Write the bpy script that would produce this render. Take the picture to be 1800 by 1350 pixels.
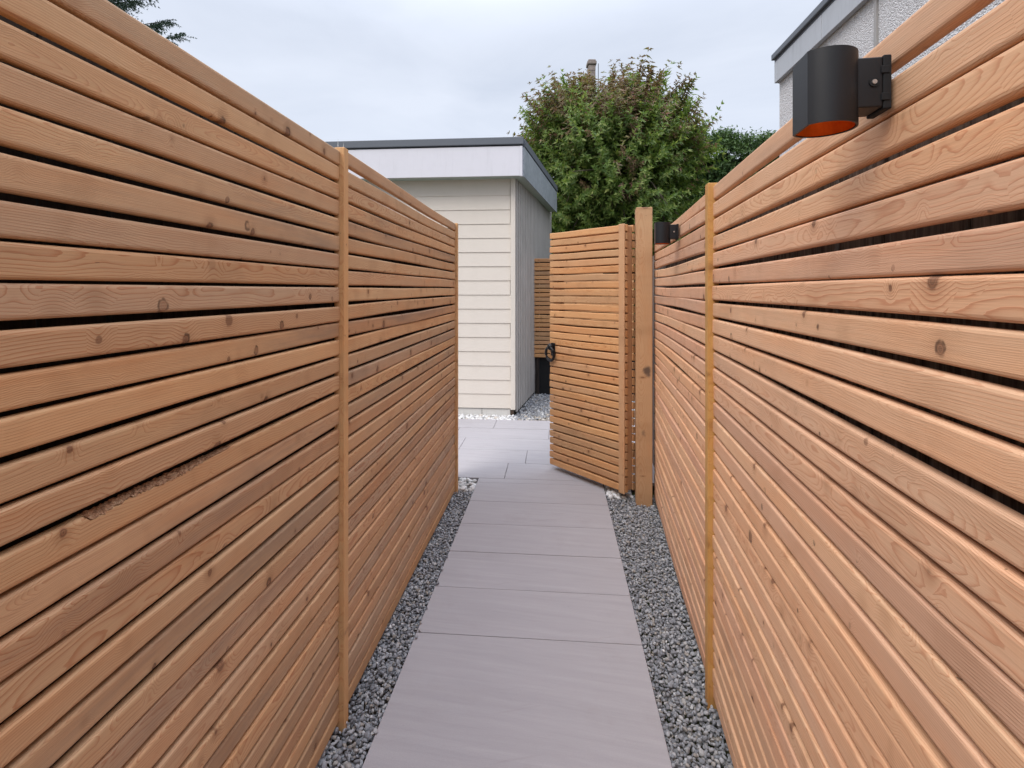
import bpy, bmesh, math, random
import numpy as np
from mathutils import Vector, Matrix, Euler

R = math.radians
random.seed(7)
rng = np.random.default_rng(11)
for o in list(bpy.data.objects):
    bpy.data.objects.remove(o)
scene = bpy.context.scene
COL = scene.collection

# ------------------------------------------------------------------ camera
cam = bpy.data.cameras.new('camera')
cam.sensor_width = 36.0
cam.lens = 18.0
cam.shift_y = -0.0928
cam.clip_start = 0.02
cam.clip_end = 3000
camo = bpy.data.objects.new('camera', cam)
camo.location = (0, 0, 1.40)
camo.rotation_euler = (R(90), 0, R(4.827))
COL.objects.link(camo)
scene.camera = camo

# ------------------------------------------------------------------ sky and sun
SUN_EL, SUN_AZ = 46.0, 36.0          # light travels towards +x,+y, 34 degrees right of the path axis
world = bpy.data.worlds.new('World')
scene.world = world
world.use_nodes = True
wt = world.node_tree
wt.nodes.clear()
w_out = wt.nodes.new('ShaderNodeOutputWorld')
w_bg = wt.nodes.new('ShaderNodeBackground')
w_sky = wt.nodes.new('ShaderNodeTexSky')
w_sky.sky_type = 'NISHITA'
w_sky.sun_disc = False
w_sky.sun_elevation = R(SUN_EL)
w_sky.sun_rotation = R(180 + SUN_AZ)
w_sky.air_density = 1.0
w_sky.dust_density = 2.0
w_bg.inputs['Strength'].default_value = 0.115
tc = wt.nodes.new('ShaderNodeTexCoord')
mp = wt.nodes.new('ShaderNodeMapping')
mp.inputs['Scale'].default_value = (1.0, 1.0, 3.2)
mp.inputs['Rotation'].default_value = (0, R(8), R(20))
nz = wt.nodes.new('ShaderNodeTexNoise')
nz.inputs['Scale'].default_value = 1.7
nz.inputs['Detail'].default_value = 7
nz.inputs['Roughness'].default_value = 0.52
nz.inputs['Distortion'].default_value = 0.5
rp = wt.nodes.new('ShaderNodeValToRGB')
rp.color_ramp.elements[0].position = 0.30
rp.color_ramp.elements[0].color = (0.74, 0.74, 0.74, 1)
rp.color_ramp.elements[1].position = 0.60
rp.color_ramp.elements[1].color = (0.97, 0.97, 0.97, 1)
# the cloud sheet: brighter overhead than at the horizon, as a thin overcast is
sx = wt.nodes.new('ShaderNodeSeparateXYZ')
cr = wt.nodes.new('ShaderNodeMapRange')
cr.interpolation_type = 'SMOOTHSTEP'
cr.inputs['From Min'].default_value = 0.40
cr.inputs['From Max'].default_value = 1.0
cr.inputs['To Min'].default_value = 7.75
cr.inputs['To Max'].default_value = 29.0
cm = wt.nodes.new('ShaderNodeVectorMath')
cm.operation = 'SCALE'
cm.inputs[0].default_value = (0.915, 0.985, 1.13)
mx = wt.nodes.new('ShaderNodeMix')
mx.data_type = 'RGBA'
L = wt.links.new
L(tc.outputs['Generated'], mp.inputs['Vector'])
L(mp.outputs['Vector'], nz.inputs['Vector'])
L(nz.outputs['Fac'], rp.inputs['Fac'])
L(tc.outputs['Generated'], sx.inputs[0])
L(sx.outputs['Z'], cr.inputs['Value'])
L(cr.outputs['Result'], cm.inputs['Scale'])
L(rp.outputs['Color'], mx.inputs['Factor'])
L(w_sky.outputs['Color'], mx.inputs[6])
L(cm.outputs[0], mx.inputs[7])
L(mx.outputs[2], w_bg.inputs['Color'])
L(w_bg.outputs[0], w_out.inputs['Surface'])

sun = bpy.data.lights.new('sun', 'SUN')
sun.energy = 1.9
sun.angle = R(32)
sun.color = (1.0, 0.93, 0.84)
suno = bpy.data.objects.new('sun', sun)
d = Vector((math.sin(R(SUN_AZ)) * math.cos(R(SUN_EL)), math.cos(R(SUN_AZ)) * math.cos(R(SUN_EL)), -math.sin(R(SUN_EL))))
suno.rotation_euler = d.to_track_quat('-Z', 'Y').to_euler()
suno.location = (-4, -6, 8)
COL.objects.link(suno)

vs = scene.view_settings
vs.view_transform = 'Standard'
vs.look = 'None'
vs.exposure = 0.0
vs.gamma = 1.0
vs.use_curve_mapping = False

# ------------------------------------------------------------------ helpers
def tag(o, label=None, cat=None, group=None, kind=None):
    if label: o['label'] = label
    if cat: o['category'] = cat
    if group: o['group'] = group
    if kind: o['kind'] = kind
    return o

def empty(name, loc=(0, 0, 0), rz=0.0):
    o = bpy.data.objects.new(name, None)
    o.location = loc
    o.rotation_euler = (0, 0, rz)
    o.empty_display_size = 0.1
    COL.objects.link(o)
    return o

def link(name, me, mat=None, parent=None, loc=(0, 0, 0), rot=(0, 0, 0)):
    o = bpy.data.objects.new(name, me)
    if mat and not me.materials:
        me.materials.append(mat)
    COL.objects.link(o)
    if parent: o.parent = parent
    o.location = loc
    o.rotation_euler = rot
    return o

def bm_mesh(bm, name, smooth=False):
    me = bpy.data.meshes.new(name)
    bmesh.ops.recalc_face_normals(bm, faces=bm.faces)
    bm.to_mesh(me)
    bm.free()
    if smooth:
        me.polygons.foreach_set('use_smooth', [True] * len(me.polygons))
    return me

def box_bm(bm, x0, x1, y0, y1, z0, z1, bev=0.0, seg=2):
    m = Matrix.Translation(((x0 + x1) / 2, (y0 + y1) / 2, (z0 + z1) / 2)) @ Matrix.Diagonal((x1 - x0, y1 - y0, z1 - z0, 1))
    r = bmesh.ops.create_cube(bm, size=1.0, matrix=m)
    if bev > 0:
        es = list({e for v in r['verts'] for e in v.link_edges})
        bmesh.ops.bevel(bm, geom=es, offset=bev, segments=seg, profile=0.5, affect='EDGES')

def box(name, x0, x1, y0, y1, z0, z1, mat, parent=None, bev=0.0, seg=2, loc=(0, 0, 0), rz=0.0):
    bm = bmesh.new()
    box_bm(bm, x0, x1, y0, y1, z0, z1, bev, seg)
    return link(name, bm_mesh(bm, name), mat, parent, loc, (0, 0, rz))

def poly_prism(name, pts, z0, z1, mat, parent=None, bev=0.0, loc=(0, 0, 0)):
    bm = bmesh.new()
    a = [bm.verts.new((x, y, z0)) for x, y in pts]
    b = [bm.verts.new((x, y, z1)) for x, y in pts]
    n = len(pts)
    bm.faces.new(a[::-1]); bm.faces.new(b)
    for i in range(n):
        bm.faces.new((a[i], a[(i + 1) % n], b[(i + 1) % n], b[i]))
    if bev:
        bmesh.ops.bevel(bm, geom=list(bm.edges), offset=bev, segments=2, profile=0.5, affect='EDGES')
    return link(name, bm_mesh(bm, name), mat, parent, loc)

def tube_bm(bm, pts, rads, seg=8, cap=True):
    rings = []
    for i, p in enumerate(pts):
        p = Vector(p)
        if i == 0: t = Vector(pts[1]) - p
        elif i == len(pts) - 1: t = p - Vector(pts[i - 1])
        else: t = Vector(pts[i + 1]) - Vector(pts[i - 1])
        t.normalize()
        up = Vector((0, 0, 1)) if abs(t.z) < 0.95 else Vector((1, 0, 0))
        u = t.cross(up).normalized(); v = t.cross(u).normalized()
        r = rads[i] if hasattr(rads, '__len__') else rads
        rings.append([bm.verts.new(p + (u * math.cos(2 * math.pi * k / seg) + v * math.sin(2 * math.pi * k / seg)) * r) for k in range(seg)])
    for a, b in zip(rings, rings[1:]):
        for k in range(seg):
            bm.faces.new((a[k], a[(k + 1) % seg], b[(k + 1) % seg], b[k]))
    if cap:
        bm.faces.new(rings[0][::-1]); bm.faces.new(rings[-1])

def np_mesh(name, V, F):
    """V (n,3), F (m,k) numpy arrays -> mesh"""
    me = bpy.data.meshes.new(name)
    n, m, k = len(V), len(F), F.shape[1]
    me.vertices.add(n)
    me.vertices.foreach_set('co', np.ascontiguousarray(V, dtype=np.float32).ravel())
    me.loops.add(m * k)
    me.loops.foreach_set('vertex_index', np.ascontiguousarray(F, dtype=np.int32).ravel())
    me.polygons.add(m)
    me.polygons.foreach_set('loop_start', np.arange(0, m * k, k, dtype=np.int32))
    me.update(calc_edges=True)
    me.validate()
    return me

# ------------------------------------------------------------------ material node helper
class NT:
    def __init__(s, name):
        s.m = bpy.data.materials.new(name)
        s.m.use_nodes = True
        s.t = s.m.node_tree
        s.t.nodes.clear()
        s.out = s.t.nodes.new('ShaderNodeOutputMaterial')
        s.b = s.t.nodes.new('ShaderNodeBsdfPrincipled')
        s.t.links.new(s.b.outputs[0], s.out.inputs[0])
    def put(s, sock, v):
        if v is None: return
        if isinstance(v, bpy.types.NodeSocket): s.t.links.new(v, sock)
        else: sock.default_value = v
    def math(s, op, a, b=None, c=None, clamp=False):
        n = s.t.nodes.new('ShaderNodeMath'); n.operation = op; n.use_clamp = clamp
        s.put(n.inputs[0], a); s.put(n.inputs[1], b); s.put(n.inputs[2], c)
        return n.outputs[0]
    def vmath(s, op, a, b=None, scale=None):
        n = s.t.nodes.new('ShaderNodeVectorMath'); n.operation = op
        s.put(n.inputs[0], a); s.put(n.inputs[1], b)
        if scale is not None: s.put(n.inputs['Scale'], scale)
        return n.outputs['Value'] if op in ('LENGTH', 'DISTANCE', 'DOT_PRODUCT') else n.outputs['Vector']
    def xyz(s, v):
        n = s.t.nodes.new('ShaderNodeSeparateXYZ'); s.put(n.inputs[0], v); return n.outputs
    def comb(s, x, y, z):
        n = s.t.nodes.new('ShaderNodeCombineXYZ')
        for i, v in enumerate((x, y, z)): s.put(n.inputs[i], v)
        return n.outputs[0]
    def noise(s, vec, scale=1.0, detail=3.0, rough=0.5, dist=0.0, col=False):
        n = s.t.nodes.new('ShaderNodeTexNoise')
        s.put(n.inputs['Vector'], vec); s.put(n.inputs['Scale'], scale)
        n.inputs['Detail'].default_value = detail; n.inputs['Roughness'].default_value = rough
        n.inputs['Distortion'].default_value = dist
        return n.outputs['Color' if col else 'Fac']
    def voro(s, vec, scale=1.0, feature='F1', out='Distance', rand=1.0):
        n = s.t.nodes.new('ShaderNodeTexVoronoi'); n.feature = feature
        s.put(n.inputs['Vector'], vec); n.inputs['Scale'].default_value = scale
        n.inputs['Randomness'].default_value = rand
        return n.outputs[out]
    def ramp(s, fac, stops, interp='LINEAR'):
        n = s.t.nodes.new('ShaderNodeValToRGB'); n.color_ramp.interpolation = interp
        e = n.color_ramp.elements
        while len(e) < len(stops): e.new(0.5)
        for i, (p, c) in enumerate(stops):
            e[i].position = p
            e[i].color = (c, c, c, 1) if not hasattr(c, '__len__') else (*c, 1)
        s.put(n.inputs[0], fac)
        return n.outputs[0]
    def mix(s, f, a, b, mode='MIX'):
        n = s.t.nodes.new('ShaderNodeMix'); n.data_type = 'RGBA'; n.blend_type = mode
        s.put(n.inputs[0], f)
        for k, v in ((6, a), (7, b)):
            if isinstance(v, tuple) and len(v) == 3: v = (*v, 1)
            s.put(n.inputs[k], v)
        return n.outputs[2]
    def smooth(s, v, a, b, lo=0.0, hi=1.0):
        n = s.t.nodes.new('ShaderNodeMapRange'); n.interpolation_type = 'SMOOTHSTEP'
        s.put(n.inputs[0], v)
        n.inputs[1].default_value = a; n.inputs[2].default_value = b
        n.inputs[3].default_value = lo; n.inputs[4].default_value = hi
        return n.outputs[0]
    def coord(s, kind='Object'):
        n = s.t.nodes.new('ShaderNodeTexCoord'); return n.outputs[kind]
    def rand(s):
        n = s.t.nodes.new('ShaderNodeObjectInfo'); return n.outputs['Random']
    def island(s):
        n = s.t.nodes.new('ShaderNodeNewGeometry'); return n.outputs['Random Per Island']
    def bump(s, h, strength=0.3, dist=0.002):
        n = s.t.nodes.new('ShaderNodeBump')
        n.inputs['Strength'].default_value = strength; n.inputs['Distance'].default_value = dist
        s.put(n.inputs['Height'], h)
        s.t.links.new(n.outputs[0], s.b.inputs['Normal'])
    def fin(s, color=None, rough=0.6, spec=0.35, metal=0.0):
        if isinstance(color, tuple): color = (*color, 1)
        s.put(s.b.inputs['Base Color'], color); s.put(s.b.inputs['Roughness'], rough)
        s.put(s.b.inputs['Specular IOR Level'], spec); s.put(s.b.inputs['Metallic'], metal)
        return s.m

def wood(name, tones, ring=0.45, grey=0.35, knot_amt=1.0, sat_ring=(0.30, 0.12, 0.05), vertical=False):
    """Larch: growth rings of a board cut from a log, knots the grain flows round, weathered stains. Board runs along local x."""
    n = NT(name)
    P = n.coord('Object')
    oi = n.t.nodes.new('ShaderNodeObjectInfo')
    rnd = n.math('FRACT', n.math('ADD', oi.outputs['Random'], n.math('MULTIPLY', oi.outputs['Object Index'], 0.173)))
    r2 = n.math('FRACT', n.math('MULTIPLY', rnd, 37.17))
    r3 = n.math('FRACT', n.math('MULTIPLY', rnd, 91.73))
    r4 = n.math('FRACT', n.math('MULTIPLY', rnd, 173.31))
    x, y, z = n.xyz(P)[:3] if not vertical else (n.xyz(P)[2], n.xyz(P)[0], n.xyz(P)[1])
    X = n.math('ADD', x, n.math('MULTIPLY', rnd, 213.0))
    # knots
    kv = n.comb(n.math('MULTIPLY', X, 15.0), n.math('ADD', n.math('MULTIPLY', y, 5.0), n.math('MULTIPLY', r2, 50)), n.math('MULTIPLY', z, 13.0))
    kd = n.voro(kv)
    kc = n.xyz(n.voro(kv, out='Color'))
    kd = n.math('MULTIPLY', kd, n.math('ADD', 0.72, n.math('MULTIPLY', kc[0], 1.9)))
    kw = n.math('ADD', kd, n.math('MULTIPLY', n.math('SUBTRACT', n.noise(n.comb(X, y, z), 70, 3, 0.6), 0.5), 0.075))
    knot = n.smooth(kw, 0.10, 0.16, 1.0, 0.0)
    knot = n.math('MULTIPLY', knot, n.math('MULTIPLY', n.smooth(kc[1], 0.05, 0.55, 0.25, 1.0), knot_amt))
    halo = n.smooth(kd, 0.05, 0.62, 1.0, 0.0)
    # growth rings
    wz = n.math('MULTIPLY', n.math('SUBTRACT', n.noise(n.comb(n.math('MULTIPLY', X, 1.3), 0.0, n.math('MULTIPLY', r3, 40)), 1.0, 3, 0.5), 0.5), 0.105)
    wy = n.math('MULTIPLY', n.math('SUBTRACT', n.noise(n.comb(n.math('MULTIPLY', X, 1.6), 7.0, n.math('MULTIPLY', r2, 40)), 1.0, 3, 0.5), 0.5), 0.09)
    fz = n.math('ADD', n.math('ADD', z, wz), n.math('MULTIPLY', n.math('SUBTRACT', r3, 0.5), 0.11))
    fy = n.math('ADD', n.math('ADD', y, wy), n.math('ADD', n.math('MULTIPLY', r4, 0.05), 0.01))
    rr = n.math('SQRT', n.math('ADD', n.math('MULTIPLY', fz, fz), n.math('MULTIPLY', fy, fy)))
    fine = n.noise(n.comb(n.math('MULTIPLY', X, 7.0), n.math('MULTIPLY', y, 45), n.math('MULTIPLY', z, 45)), 1.0, 3, 0.6)
    rr = n.math('ADD', rr, n.math('MULTIPLY', n.math('SUBTRACT', fine, 0.5), 0.004))
    rr = n.math('ADD', rr, n.math('MULTIPLY', halo, 0.0095))
    ph = n.math('FRACT', n.math('MULTIPLY', rr, n.math('ADD', 240.0, n.math('MULTIPLY', r2, 240.0))))
    late = n.ramp(ph, [(0.0, 0.0), (0.50, 0.08), (0.74, 0.45), (0.88, 1.0), (0.97, 0.85), (1.0, 0.0)])
    fib = n.noise(n.comb(n.math('MULTIPLY', X, 9.0), n.math('MULTIPLY', y, 420), n.math('MULTIPLY', z, 420)), 1.0, 2, 0.6)
    # tone of the board
    base = n.ramp(rnd, [(i / max(1, len(tones) - 1), c) for i, c in enumerate(tones)])
    blot = n.noise(n.comb(n.math('MULTIPLY', X, 2.2), n.math('MULTIPLY', y, 9), n.math('MULTIPLY', z, 14)), 1.0, 4, 0.6)
    base = n.mix(n.smooth(blot, 0.42, 0.75, 0.0, 0.6), base, n.mix(1.0, base, (1.04, 0.86, 0.72), 'MULTIPLY'))
    band = n.noise(n.comb(n.math('MULTIPLY', X, 5.5), n.math('MULTIPLY', r3, 60), n.math('MULTIPLY', z, 5)), 1.0, 3, 0.55, 0.6)
    base = n.mix(n.smooth(band, 0.50, 0.72, 0.0, 0.55), base, n.mix(1.0, base, (0.80, 0.76, 0.72), 'MULTIPLY'))
    base = n.mix(n.smooth(band, 0.28, 0.44, 0.45, 0.0), base, n.mix(1.0, base, (1.10, 1.12, 1.10), 'MULTIPLY'))
    base = n.mix(n.math('MULTIPLY', late, n.math('ADD', ring * 0.55, n.math('MULTIPLY', r4, ring * 0.6))), base, n.mix(1.0, base, tuple(min(1.0, c * 2.0) for c in sat_ring), 'MULTIPLY'))
    base = n.mix(n.smooth(fib, 0.35, 0.8, 0.0, 0.22), base, n.mix(1.0, base, (0.55, 0.5, 0.48), 'MULTIPLY'))
    # grey weathering, stronger on some boards
    wst = n.noise(n.comb(n.math('MULTIPLY', X, 1.1), n.math('MULTIPLY', r4, 30), n.math('MULTIPLY', z, 10)), 1.0, 5, 0.65)
    gm = n.math('MULTIPLY', n.smooth(wst, 0.40, 0.72), n.math('MULTIPLY', n.smooth(r2, 0.25, 1.0), grey))
    base = n.mix(gm, base, (0.155, 0.125, 0.105))
    # dark specks and cracks by knots
    sp = n.smooth(n.noise(n.comb(n.math('MULTIPLY', X, 60), n.math('MULTIPLY', y, 60), n.math('MULTIPLY', z, 160)), 1.0, 2), 0.74, 0.80, 0, 0.55)
    base = n.mix(sp, base, (0.07, 0.04, 0.025))
    kring = n.ramp(n.math('FRACT', n.math('MULTIPLY', kd, 26)), [(0, (0.24, 0.105, 0.055)), (0.5, (0.15, 0.062, 0.03)), (1, (0.085, 0.036, 0.02))])
    edge = n.math('MULTIPLY', n.math('MULTIPLY', n.smooth(kw, 0.085, 0.125, 0, 1), n.smooth(kw, 0.135, 0.18, 1, 0)), n.math('MULTIPLY', n.smooth(kc[2], 0.3, 0.7), n.smooth(n.noise(n.comb(X, y, z), 55, 2), 0.40, 0.58)))
    stain = n.math('MULTIPLY', n.smooth(kd, 0.12, 0.42, 1.0, 0.0), n.smooth(kc[1], 0.25, 0.75, 0.0, 0.55))
    base = n.mix(stain, base, n.mix(1.0, base, (0.66, 0.58, 0.52), 'MULTIPLY'))
    base = n.mix(n.math('MULTIPLY', knot, 0.78), base, kring)
    base = n.mix(n.math('MULTIPLY', edge, 0.7 * knot_amt), base, (0.045, 0.022, 0.012))
    h = n.math('ADD', n.math('MULTIPLY', late, 0.5), n.math('MULTIPLY', fib, 0.9))
    n.bump(h, 0.35, 0.0010)
    return n.fin(base, n.ramp(fine, [(0, 0.52), (1, 0.72)]), 0.28)

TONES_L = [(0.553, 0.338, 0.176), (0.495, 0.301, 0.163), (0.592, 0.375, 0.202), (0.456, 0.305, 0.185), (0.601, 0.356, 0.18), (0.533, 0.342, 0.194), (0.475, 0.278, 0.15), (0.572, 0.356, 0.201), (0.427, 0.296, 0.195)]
TONES_R = [(0.703, 0.435, 0.259), (0.742, 0.468, 0.282), (0.683, 0.401, 0.259), (0.643, 0.401, 0.264), (0.752, 0.458, 0.264), (0.693, 0.401, 0.244), (0.723, 0.463, 0.293), (0.643, 0.372, 0.238)]  # lighter than the left tones: the right fence's stronger light partly put into colour
TONES_G = [(0.608, 0.332, 0.148), (0.655, 0.373, 0.174), (0.58, 0.305, 0.135), (0.608, 0.35, 0.178), (0.522, 0.314, 0.161), (0.636, 0.341, 0.152)]
M = {}
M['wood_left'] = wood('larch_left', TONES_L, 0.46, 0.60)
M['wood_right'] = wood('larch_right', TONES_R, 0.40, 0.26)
M['wood_gate'] = wood('larch_gate', TONES_G, 0.40, 0.30)
M['wood_post'] = wood('larch_post', [(0.47, 0.285, 0.15), (0.48, 0.29, 0.155)], 0.35, 0.35, 0.9, vertical=True)
M['wood_gate_v'] = wood('larch_gate_upright', [(0.55, 0.325, 0.175), (0.54, 0.29, 0.15)], 0.40, 0.15, 0.8, vertical=True)
M['batten_left'] = wood('batten_brown', [(0.60, 0.36, 0.17), (0.62, 0.37, 0.175)], 0.30, 0.1, 0.3, vertical=True)
M['batten_right'] = wood('batten_orange', [(0.53, 0.295, 0.095), (0.55, 0.305, 0.10)], 0.22, 0.05, 0.3, vertical=True)

nt_ = M['wood_post'].node_tree
n = NT.__new__(NT); n.m = M['wood_post']; n.t = nt_
n.b = [q for q in nt_.nodes if q.type == 'BSDF_PRINCIPLED'][0]
old = n.b.inputs['Base Color'].links[0].from_socket
Pp = n.coord(); wob = n.vmath('ADD', Pp, n.vmath('SCALE', n.vmath('SUBTRACT', n.noise(Pp, 28, 3, 0.6, 0, True), (0.5, 0.5, 0.5)), None, 0.045))
for (cx_, cz_, rad_, dark_) in ((0.018, 0.862, 0.036, 0.88), (-0.004, 0.455, 0.024, 0.45)):
    q3 = n.xyz(wob)
    dd_ = n.math('SQRT', n.math('ADD', n.math('POWER', n.math('SUBTRACT', q3[0], cx_), 2.0), n.math('POWER', n.math('MULTIPLY', n.math('SUBTRACT', q3[2], cz_), 0.8), 2.0)))
    old = n.mix(n.smooth(dd_, rad_ * 0.35, rad_, dark_, 0.0), old, (0.075, 0.05, 0.04))
nt_.links.new(old, n.b.inputs['Base Color'])
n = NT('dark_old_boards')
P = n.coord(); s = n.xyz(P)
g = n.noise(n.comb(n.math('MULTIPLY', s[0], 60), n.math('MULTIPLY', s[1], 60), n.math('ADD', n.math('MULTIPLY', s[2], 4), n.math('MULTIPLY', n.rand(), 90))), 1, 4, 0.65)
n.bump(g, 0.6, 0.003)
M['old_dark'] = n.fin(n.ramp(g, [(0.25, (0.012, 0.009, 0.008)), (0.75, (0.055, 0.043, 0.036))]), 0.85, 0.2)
n = NT('grey_old_boards')
P = n.coord(); s = n.xyz(P)
g = n.noise(n.comb(n.math('MULTIPLY', s[0], 60), n.math('MULTIPLY', s[1], 60), n.math('ADD', n.math('MULTIPLY', s[2], 4), n.math('MULTIPLY', n.rand(), 90))), 1, 4, 0.65)
n.bump(g, 0.6, 0.003)
M['old_grey'] = n.fin(n.ramp(g, [(0.3, (0.03, 0.022, 0.018)), (0.7, (0.30, 0.25, 0.22))]), 0.85, 0.2)

# porcelain paving: grey with streaks running across the path
def paving(name, c0, c1, c2):
    n = NT(name)
    P = n.vmath('ADD', n.coord(), n.comb(n.math('MULTIPLY', n.rand(), 71.0), n.math('MULTIPLY', n.rand(), 33.0), 0.0))
    s = n.xyz(P)
    warp = n.noise(n.comb(n.math('MULTIPLY', s[0], 1.5), n.math('MULTIPLY', s[1], 3.0), 0), 1, 3)
    yy = n.math('ADD', n.math('ADD', s[1], n.math('MULTIPLY', s[0], 0.10)), n.math('MULTIPLY', warp, 0.07))
    st = n.noise(n.comb(n.math('MULTIPLY', s[0], 1.6), n.math('MULTIPLY', yy, 30), 0), 1, 6, 0.70)
    st2 = n.noise(n.comb(n.math('MULTIPLY', s[0], 5), n.math('MULTIPLY', yy, 110), 3), 1, 3, 0.6)
    gr = n.noise(P, 330, 2, 0.7)
    col = n.ramp(st, [(0.30, c0), (0.52, c1), (0.72, c2)])
    col = n.mix(n.smooth(st2, 0.55, 0.8, 0, 0.22), col, n.mix(1.0, col, (0.70, 0.70, 0.72), 'MULTIPLY'))
    col = n.mix(n.smooth(gr, 0.35, 0.7, 0, 0.30), col, n.mix(1.0, col, (0.62, 0.62, 0.62), 'MULTIPLY'))
    dirt = n.noise(P, 5.0, 5, 0.7)
    col = n.mix(n.smooth(dirt, 0.52, 0.75, 0, 0.25), col, n.mix(1.0, col, (0.80, 0.76, 0.72), 'MULTIPLY'))
    blot = n.noise(P, 2.3, 4, 0.6)
    col = n.mix(n.smooth(blot, 0.5, 0.72, 0, 0.35), col, n.mix(1.0, col, (1.10, 1.10, 1.10), 'MULTIPLY'))
    vein = n.noise(n.comb(n.math('MULTIPLY', n.math('ADD', s[0], n.math('MULTIPLY', s[1], 1.4)), 2.0), n.math('MULTIPLY', n.math('SUBTRACT', s[1], n.math('MULTIPLY', s[0], 0.35)), 30), 5), 1, 4, 0.6, 0.4)
    col = n.mix(n.smooth(vein, 0.62, 0.72, 0, 0.28), col, n.mix(1.0, col, (0.80, 0.76, 0.74), 'MULTIPLY'))
    spot = n.smooth(n.voro(P, 14.0), 0.012, 0.035, 0.5, 0)
    col = n.mix(spot, col, (0.12, 0.11, 0.105))
    n.bump(n.math('ADD', n.math('MULTIPLY', st, 1.2), n.math('MULTIPLY', gr, 0.5)), 0.25, 0.0015)
    return n.fin(col, n.ramp(st, [(0.3, 0.70), (0.7, 0.82)]), 0.12)
M['tile'] = paving('porcelain_tile', (0.36, 0.338, 0.347), (0.39, 0.366, 0.375), (0.42, 0.395, 0.403))

n = NT('mortar_bed')
g = n.noise(n.coord(), 80, 4, 0.7)
M['mortar'] = n.fin(n.ramp(g, [(0.3, (0.07, 0.065, 0.06)), (0.7, (0.14, 0.13, 0.125))]), 0.9, 0.2)

def stone(name, stops, rough=0.7):
    n = NT(name)
    isl = n.island()
    c = n.ramp(isl, stops)
    g = n.noise(n.coord(), 190, 3, 0.6)
    c = n.mix(n.smooth(g, 0.35, 0.75, 0, 0.45), c, n.mix(1.0, c, (0.52, 0.52, 0.54), 'MULTIPLY'))
    v = n.smooth(n.noise(n.coord(), 70, 2, 0.5, 1.5), 0.66, 0.70, 0, 0.4)
    c = n.mix(v, c, n.mix(1.0, c, (1.7, 1.7, 1.7), 'MULTIPLY'))
    n.bump(g, 0.4, 0.0012)
    return n.fin(c, rough, 0.35)
M['gravel'] = stone('blue_grey_gravel', [(0.0, (0.17, 0.175, 0.19)), (0.35, (0.26, 0.265, 0.28)), (0.6, (0.33, 0.333, 0.345)), (0.82, (0.40, 0.40, 0.405)), (0.93, (0.30, 0.265, 0.225)), (0.97, (0.46, 0.46, 0.455)), (1.0, (0.60, 0.59, 0.575))])
M['gravel_sunlit'] = stone('sunlit_gravel', [(0.0, (0.20, 0.175, 0.15)), (0.4, (0.36, 0.31, 0.26)), (0.75, (0.46, 0.41, 0.35)), (1.0, (0.60, 0.57, 0.53))])  # alley gravel outside the shed's shadow, sunlight put into the tan
M['pebble'] = stone('white_pebbles', [(0.0, (0.52, 0.505, 0.49)), (0.6, (0.68, 0.67, 0.655)), (0.93, (0.75, 0.74, 0.725)), (0.97, (0.48, 0.42, 0.36)), (1.0, (0.55, 0.50, 0.45))], 0.55)

n = NT('soil')
P = n.coord()
g = n.noise(P, 14, 6, 0.7)
c = n.ramp(g, [(0.3, (0.05, 0.038, 0.028)), (0.7, (0.12, 0.095, 0.07))])
far = n.smooth(n.noise(P, 0.35, 4), 0.42, 0.55)
c = n.mix(far, c, n.ramp(n.noise(P, 30, 4, 0.7), [(0.3, (0.03, 0.05, 0.015)), (0.7, (0.07, 0.10, 0.03))]))
n.bump(g, 0.6, 0.01)
M['soil'] = n.fin(c, 0.95, 0.15)

def painted(name, col, rough=0.55, var=0.06, streak=True, spec=0.35, dirt=0.0):
    n = NT(name)
    P = n.coord(); s = n.xyz(P)
    g = n.noise(P, 6, 5, 0.65)
    st = n.noise(n.comb(n.math('MULTIPLY', s[0], 3), n.math('MULTIPLY', s[1], 3), n.math('MULTIPLY', s[2], 70)), 1, 3, 0.6)
    c = n.mix(n.smooth(g, 0.4, 0.75, 0, var * 3), (*col,), tuple(v * 0.84 for v in col))
    if dirt:
        dd = n.noise(n.comb(n.math('MULTIPLY', s[0], 30), n.math('MULTIPLY', s[1], 30), n.math('MULTIPLY', s[2], 2.5)), 1, 5, 0.7)
        c = n.mix(n.smooth(dd, 0.5, 0.78, 0, dirt), c, tuple(v * 0.6 for v in col))
    if streak: n.bump(st, 0.12, 0.002)
    return n.fin(c, rough, spec)
M['cream'] = painted('cream_cladding', (0.67, 0.605, 0.535), 0.55)
M['white_fascia'] = painted('white_fascia', (0.66, 0.645, 0.69), 0.5, dirt=0.15)
M['plinth'] = painted('pale_plinth', (0.62, 0.60, 0.57), 0.8, streak=False, dirt=0.3)
M['grey_coping'] = painted('grey_coping', (0.115, 0.125, 0.145), 0.5, streak=False)
M['black'] = painted('gap_black', (0.008, 0.008, 0.009), 0.7, streak=False)
M['brown_block'] = painted('brown_block', (0.06, 0.04, 0.028), 0.8, streak=False)
M['soffit'] = painted('soffit_board', (0.36, 0.42, 0.37), 0.5, streak=False)  # green cast is the trees' reflection put into the board colour
M['lead_fascia'] = painted('lead_grey_fascia', (0.42, 0.435, 0.465), 0.6, 0.12, streak=False, dirt=0.55)
M['pipe'] = painted('grey_joint_strip', (0.33, 0.315, 0.305), 0.6, streak=False)

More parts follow.
